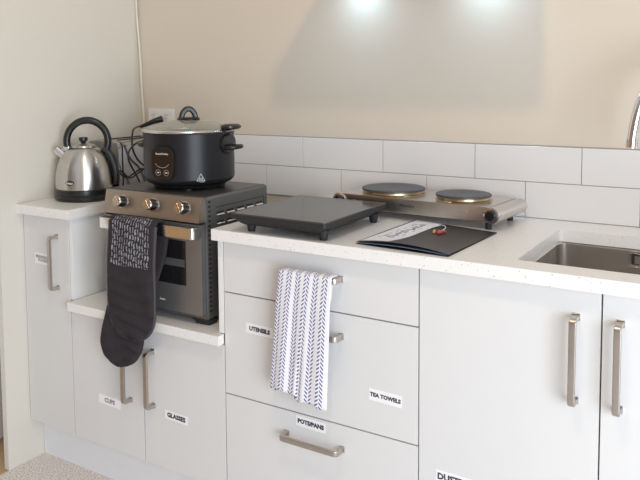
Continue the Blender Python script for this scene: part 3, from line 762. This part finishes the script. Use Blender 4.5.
# ------------------------------------------------------------------ towel on the top drawer handle
tw = thing('tea_towel', 'white tea towel with blue dashed stripes hanging on the top drawer handle', 'towel', (0.31, -0.01, 0.49))
def towel_rows(side):
    rows = []; nr, nc = 50, 40
    for i in range(nr):
        t = i / (nr - 1); row = []
        for j in range(nc):
            u_ = j / (nc - 1)
            xL = 0.2345 + (0.206 - 0.2345) * t ** 1.1; xR = 0.3885 + (0.3745 - 0.3885) * t
            zb_ = 0.505 if u_ < 0.47 else 0.505 - 0.017 * min(1, (u_ - 0.47) / 0.10)
            zb_ += 0.004 * math.sin(u_ * 11)
            z = 0.8195 + (zb_ - 0.8195) * t
            x_ = xL + (xR - xL) * u_
            x_ += 0.010 * t * math.sin(PI * u_) * (1 if u_ > 0.5 else 0.4) * -1
            fold = 0.0035 * math.sin(u_ * 19 + 0.8) + 0.006 * math.exp(-((u_ - 0.56) / 0.05) ** 2) * t - 0.006 * math.exp(-((u_ - 0.66) / 0.08) ** 2) * t
            y = -0.021 - 0.006 * min(1, t * 4) + fold * min(1, 0.15 + t * 1.2)
            row.append((x_, y, z))
        rows.append(row)
    return rows
fr = towel_rows(0)
ov_ = []
for i in range(8):
    a_ = math.radians(i * 22.5)
    ov_.append([(p[0], -0.0075 + 0.0135 * math.cos(a_), 0.8195 + 0.0035 * math.sin(a_)) for p in fr[0]])
solid(cloth_strip(ov_ + fr, 40, None, uvfun=lambda t, u_: (u_, t)), 'towel', 'front_drop', tw, 0.0022)
bk_ = []
for i in range(30):
    t = i / 29; z = 0.8185 - (0.8185 - 0.498) * t
    # the back layer falls behind the top handle, then comes out over the lower handle
    y = 0.006 if z > 0.76 else (0.006 - 0.0215 * min(1, (0.76 - z) / 0.05))
    bk_.append([(0.237 + (0.212 - 0.237) * t + 0.002 + u_ * (0.140 - 0.008 * t), y + 0.0008 * math.sin(u_ * 15) * t, z + 0.006 * math.sin(u_ * 7) * t) for u_ in [j / 23 for j in range(24)]])
solid(cloth_strip(bk_, 24, None, uvfun=lambda t, u_: (u_, t)), 'towel', 'back_drop', tw, 0.0022)

# ------------------------------------------------------------------ induction plate
s = thing('induction_cooktop', 'flat black portable induction cooktop on four short feet', 'cooktop', (0.222, 0.178, ZT))
IX0, IX1, IY0, IY1 = 0.072, 0.362, -0.006, 0.352
obj('glass_top', MB().prism(rrect(IX0, IX1, IY0, IY1, 0.006, 4), 0.9475, 0.9525, 'indglass', 'z', 0.0012), s)
obj('frame', MB().prism(rrect(IX0 - 0.001, IX1 + 0.001, IY0 - 0.001, IY1 + 0.001, 0.007, 4), 0.9385, 0.9473, 'blackm', 'z', 0.0012), s)
b2 = bmesh.new(); lo = []
for g_, z in ((0.004, 0.9383), (0.010, 0.931), (0.022, 0.921), (0.028, 0.918)):
    lo.append([b2.verts.new((x, y, z)) for x, y in rrect(IX0 + g_, IX1 - g_, IY0 + g_, IY1 - g_, 0.006, 4)])
b2.faces.new(lo[0]); b2.faces.new(lo[-1])
for A, B in zip(lo, lo[1:]):
    for i in range(len(A)): b2.faces.new((A[i], A[(i + 1) % len(A)], B[(i + 1) % len(A)], B[i]))
bmesh.ops.recalc_face_normals(b2, faces=b2.faces); mbb = MB(); mbb._absorb(b2, 'blackm'); obj('housing', mbb, s)
for fx, fy in ((0.112, 0.036), (0.336, 0.034), (0.340, 0.312), (0.110, 0.320)):
    obj('foot', MB().lathe([(0, 0), (0.0095, 0), (0.0115, 0.008), (0.0145, 0.026), (0, 0.026)], (fx, fy, ZT), 'blackm', 24), s)

# ------------------------------------------------------------------ double hotplate
HA = math.radians(-4.5)
s = thing('electric_hotplate', 'stainless steel double electric hotplate against the tiled splashback', 'hotplate', (0.188, 0.394, ZT), HA)
W, DP, zb_, zt_ = 0.474, 0.200, 0.021, 0.0625
body = obj('body', MB().box(0.010, W - 0.010, 0.0, DP, zb_, zt_, 'steel_h', 0.0015), s, local=True)
for x in (0.0, W):
    e_ = MB(); e_.lathe([(0, 0), (0.0195, 0), (0.0212, 0.002), (0.0212, DP - 0.002), (0.0195, DP), (0, DP)], (x + (0.003 if x > 0 else -0.003), DP - 0.001, 0.0416), 'steel_h', 40, mtx=Matrix.Rotation(PI / 2, 4, 'X'))
    obj('rounded_end', e_, s, local=True)
    kn = MB(); T = Matrix.Translation((x, -0.0005, 0.0416)) @ Matrix.Rotation(PI / 2, 4, 'X')
    kn.lathe([(0, 0), (0.0212, 0), (0.0212, 0.004), (0.0165, 0.005), (0.0160, 0.0035), (0, 0.0035)], (0, 0, 0), 'chrome', 40, mtx=T)
    kn.lathe([(0, 0.003), (0.0145, 0.003), (0.0140, 0.013), (0.0125, 0.015), (0, 0.015)], (0, 0, 0), 'black', 32, mtx=T)
    kn.box(-0.0025, 0.0025, -0.0125, 0.0125, 0.014, 0.019, 'black', 0.001, mtx=T @ Matrix.Rotation(0.9, 4, 'Z'))
    obj('knob', kn, s, local=True)
for bx_, br in ((0.129, 0.094), (0.352, 0.077)):
    cy_ = 0.098
    bn = MB(); bn.lathe([(0, 0.0), (br + 0.003, 0.0), (br + 0.001, 0.002), (br - 0.004, 0.003), (br - 0.005, 0.0085), (0, 0.0085)], (bx_, cy_, zt_), 'brass', 64)
    bo = obj('burner_ring', bn, s, local=True, label='shiny brassy ring under the plate')
    bn = MB(); bn.lathe([(0, 0.0088), (br - 0.003, 0.0088), (br, 0.0100), (br, 0.0150), (br - 0.003, 0.0166), (br * 0.62, 0.0164), (br * 0.60, 0.0156), (br * 0.2, 0.0156), (br * 0.18, 0.0149), (0, 0.0149)], (bx_, cy_, zt_), 'iron', 64)
    obj('burner_plate', bn, s, local=True)
for fx in (0.035, W - 0.017):
    for fy in (0.022, DP - 0.022):
        obj('foot', MB().lathe([(0, 0), (0.0085, 0), (0.0085, zb_ - 0.0002), (0, zb_ - 0.0002)], (fx, fy, 0), 'blackm', 20), s, local=True)
lt = MB().text('Maxim', 0.0135, 'ink', Matrix.Translation((0.225, -0.0004, 0.044)) @ Matrix.Rotation(PI / 2, 4, 'X'), bold=0.0003, sx=1.3); obj('logo', lt, body, local=True)
for lx in (0.405, 0.050):
    obj('indicator_light', MB().lathe([(0, 0), (0.0032, 0), (0.0025, 0.0015), (0, 0.002)], (0, 0, 0), 'orange', 16, mtx=Matrix.Translation((lx, -0.0002, 0.045)) @ Matrix.Rotation(PI / 2, 4, 'X')), body, local=True)

# ------------------------------------------------------------------ folder with paper and charm
s = thing('document_folder', 'open-edged black folder with a white sheet on the worktop before the hotplate', 'folder', (0.55, 0.2, ZT))
b2 = bmesh.new()
fc = [(0.425, 0.036), (0.668, 0.020), (0.682, 0.335), (0.432, 0.392)]
def fpt(u_, v_):
    a_ = Vector(fc[0]).lerp(Vector(fc[1]), u_); c_ = Vector(fc[3]).lerp(Vector(fc[2]), u_); return a_.lerp(c_, v_)
def sheet(z_of, k, n_=16, th_=0.0008, u0=0, u1=1, v0=0, v1=1):
    b2 = bmesh.new(); T, B = [], []
    for i in range(n_ + 1):
        rt, rb = [], []
        for j in range(n_ + 1):
            u_, v_ = u0 + (u1 - u0) * i / n_, v0 + (v1 - v0) * j / n_
            p = fpt(u_, v_); z = z_of(u_, v_)
            rt.append(b2.verts.new((p.x, p.y, z + th_))); rb.append(b2.verts.new((p.x, p.y, z)))
        T.append(rt); B.append(rb)
    for i in range(n_):
        for j in range(n_):
            b2.faces.new((T[i][j], T[i + 1][j], T[i + 1][j + 1], T[i][j + 1])); b2.faces.new((B[i][j], B[i][j + 1], B[i + 1][j + 1], B[i + 1][j]))
    for i in range(n_):
        b2.faces.new((T[i][0], B[i][0], B[i + 1][0], T[i + 1][0])); b2.faces.new((T[i][n_], T[i + 1][n_], B[i + 1][n_], B[i][n_]))
        b2.faces.new((T[0][i], T[0][i + 1], B[0][i + 1], B[0][i])); b2.faces.new((T[n_][i], B[n_][i], B[n_][i + 1], T[n_][i + 1]))
    bmesh.ops.recalc_face_normals(b2, faces=b2.faces); mb = MB(); mb._absorb(b2, k); return mb
def gape(u_, v_): return 0.0115 * math.sin(PI * min(1, u_ * 1.0)) ** 0.8 * max(0, 1 - v_ * 2.4) ** 1.5 + 0.0022 * (1 - v_)
obj('back_cover', sheet(lambda u_, v_: ZT, 'folder'), s)
obj('inner_pages', sheet(lambda u_, v_: ZT + 0.001 + gape(u_, v_) * 0.45, 'foldedge', u0=0.015, u1=0.97, v0=0.004, v1=0.98), s, label='bluish clear plastic sleeves')
obj('front_cover', sheet(lambda u_, v_: ZT + 0.0022 + gape(u_, v_), 'folder'), s)
def ztop(u_, v_): return ZT + 0.0034 + gape(u_, v_)
pp = sheet(lambda u_, v_: ztop(u_, v_), 'paper', u0=0.030, u1=0.350, v0=0.03, v1=0.985, th_=0.0006)
pap = single('paper_sheet', pp, 'white paper strip with grey lettering lying on the black folder', 'paper', (0.48, 0.2, ZT + 0.006))
wr = MB()
for col_, (a_, b_c) in enumerate(((0.10, 0.145), (0.175, 0.235), (0.26, 0.29))):
    v_ = 0.22
    while v_ < 0.86:
        L_ = 0.012 + 0.03 * random.random()
        if random.random() < (0.85 if col_ == 1 else 0.35):
            for q in range(2):
                u_ = a_ + (b_c - a_) * random.random()
                p = fpt(u_, v_); z = ztop(u_, v_) + 0.0007
                hw = 0.0036 if col_ == 1 else 0.0016
                wr.box(p.x - hw, p.x + hw, p.y - L_ * 0.10, p.y + L_ * 0.10, z, z + 0.0003, 'printg')
        v_ += L_ * 0.8
obj('writing', wr, pap)
ch = thing('bead_charm', 'small red and orange bead charm on a pale cord lying on the black folder', 'charm', (0.557, 0.245, ZT + 0.004))
zc = ZT + 0.0040
for nm, pts_, kk, rr in (('red_bead', ((0.560, 0.247), (0.567, 0.238), (0.572, 0.250), (0.564, 0.230)), 'red', 0.0047), ('orange_bead', ((0.548, 0.243), (0.551, 0.232), (0.545, 0.250)), 'orange', 0.0042)):
    for i, (x, y) in enumerate(pts_):
        obj(nm, MB().lathe([(rr * math.sin(math.radians(a_)), rr * 0.9 * (1 - math.cos(math.radians(a_)))) for a_ in range(0, 181, 20)], (x, y, zc), kk, 16, 1.0, 1.25), ch)
obj('cord', MB().tube([(0.560, 0.252, zc + 0.003), (0.562, 0.285, zc + 0.007), (0.545, 0.312, zc + 0.008), (0.528, 0.315, zc + 0.004), (0.520, 0.300, zc + 0.002)], 0.0010, 'white', 8), ch)

# ------------------------------------------------------------------ outlet, cables
s = thing('power_outlet', 'white double power outlet on the back wall behind the slow cooker', 'power outlet', (-0.711, D, 1.168))
obj('plate', MB().prism(rrect(-0.775, -0.646, 1.144, 1.197, 0.004, 3), D - 0.009, D - 0.0002, 'white', 'y', 0.0015), s)
for x in (-0.745, -0.676):
    obj('switch', MB().box(x + 0.004, x + 0.014, D - 0.012, D - 0.0092, 1.180, 1.191, 'white', 0.001), s)
    so_ = MB(); so_.box(x - 0.012, x - 0.010, D - 0.0098, D - 0.0091, 1.168, 1.177, 'printg'); so_.box(x - 0.002, x + 0.000, D - 0.0098, D - 0.0091, 1.168, 1.177, 'printg'); so_.box(x - 0.007, x - 0.005, D - 0.0098, D - 0.0091, 1.156, 1.163, 'printg')
    obj('socket', so_, s)
cd = thing('power_lead', 'black power lead with plug in the wall outlet, hanging behind the slow cooker', 'power lead', (-0.69, 0.57, 1.1))
obj('plug', MB().tube([(-0.700, 0.598, 1.158), (-0.715, 0.578, 1.152), (-0.742, 0.562, 1.140), (-0.770, 0.548, 1.128)], 0.011, 'black', 14, scales=[1.15, 0.55]), cd)
obj('cable', MB().tube([(-0.766, 0.550, 1.130), (-0.715, 0.475, 1.134), (-0.660, 0.395, 1.128), (-0.646, 0.373, 1.0945), (-0.646, 0.377, 1.058), (-0.646, 0.4014, 1.019), (-0.646, 0.443, 0.9856), (-0.640, 0.475, 0.94), (-0.63, 0.49, 0.9045)], 0.0036, 'black'), cd)
cd = thing('power_lead', 'black looping power lead between the slow cooker and the toaster', 'power lead', (-0.60, 0.42, 0.9))
obj('cable', MB().tube([(-0.455, 0.330, 1.108), (-0.53, 0.385, 1.103), (-0.60, 0.425, 1.092), (-0.632, 0.392, 1.086), (-0.634, 0.350, 1.064), (-0.634, 0.339, 1.033), (-0.634, 0.353, 1.0025), (-0.634, 0.378, 0.967), (-0.634, 0.397, 0.936), (-0.625, 0.41, 0.9045)], 0.0036, 'black'), cd)
obj('connector', MB().tube([(-0.400, 0.292, 1.112), (-0.455, 0.330, 1.108)], 0.0085, 'black', 12, smooth=False), cd)
single('power_lead', MB().tube([(-0.655, 0.310, 0.99), (-0.655, 0.327, 0.983), (-0.655, 0.367, 0.957), (-0.655, 0.404, 0.967), (-0.655, 0.452, 0.980), (-0.655, 0.50, 0.95), (-0.650, 0.53, 0.905)], 0.0030, 'black'), 'short thin black power lead low against the chrome toaster', 'power lead', (-0.65, 0.5, 0.9))
single('wall_cable', MB().tube([(XW + 0.006, 0.604, 2.70), (XW + 0.005, 0.603, 1.90), (XW + 0.005, 0.602, 1.62), (-0.823, 0.602, 1.56), (-0.818, 0.604, 1.47), (-0.812, 0.604, 1.38), (-0.808, 0.604, 1.27), (-0.800, 0.603, 1.165), (-0.797, 0.60, 1.05), (-0.797, 0.598, 0.96)], 0.0042, 'cream'), 'cream cable running down the corner of the walls', 'cable', (-0.8, 0.6, 0.96))

# ------------------------------------------------------------------ range hood above the frame (casts the shade on the wall and carries two lights)
s = thing('range_hood', 'steel range hood on the back wall above the hotplate', 'range hood', (0.405, 0.61, 1.645))
obj('canopy', MB().box(0.088, 0.722, 0.12, D - 0.0005, 1.645, 1.72, 'steel', 0.002), s)
obj('chimney', MB().box(0.30, 0.49, 0.35, D - 0.0005, 1.7205, 2.7, 'steel', 0.002), s)
for lx in (0.165, 0.569):
    obj('light_lens', MB().lathe([(0, 0), (0.022, 0), (0.022, -0.002), (0, -0.002)], (lx, 0.545, 1.6448), 'lampled', 24), s)
    light('hood_light', 'SPOT', (lx, 0.540, 1.638), 1.7, (0.50, 0.76, 1.0), (lx, 0.56, 1.2), spot_size=math.radians(165), spot_blend=1.0, shadow_soft_size=0.018)
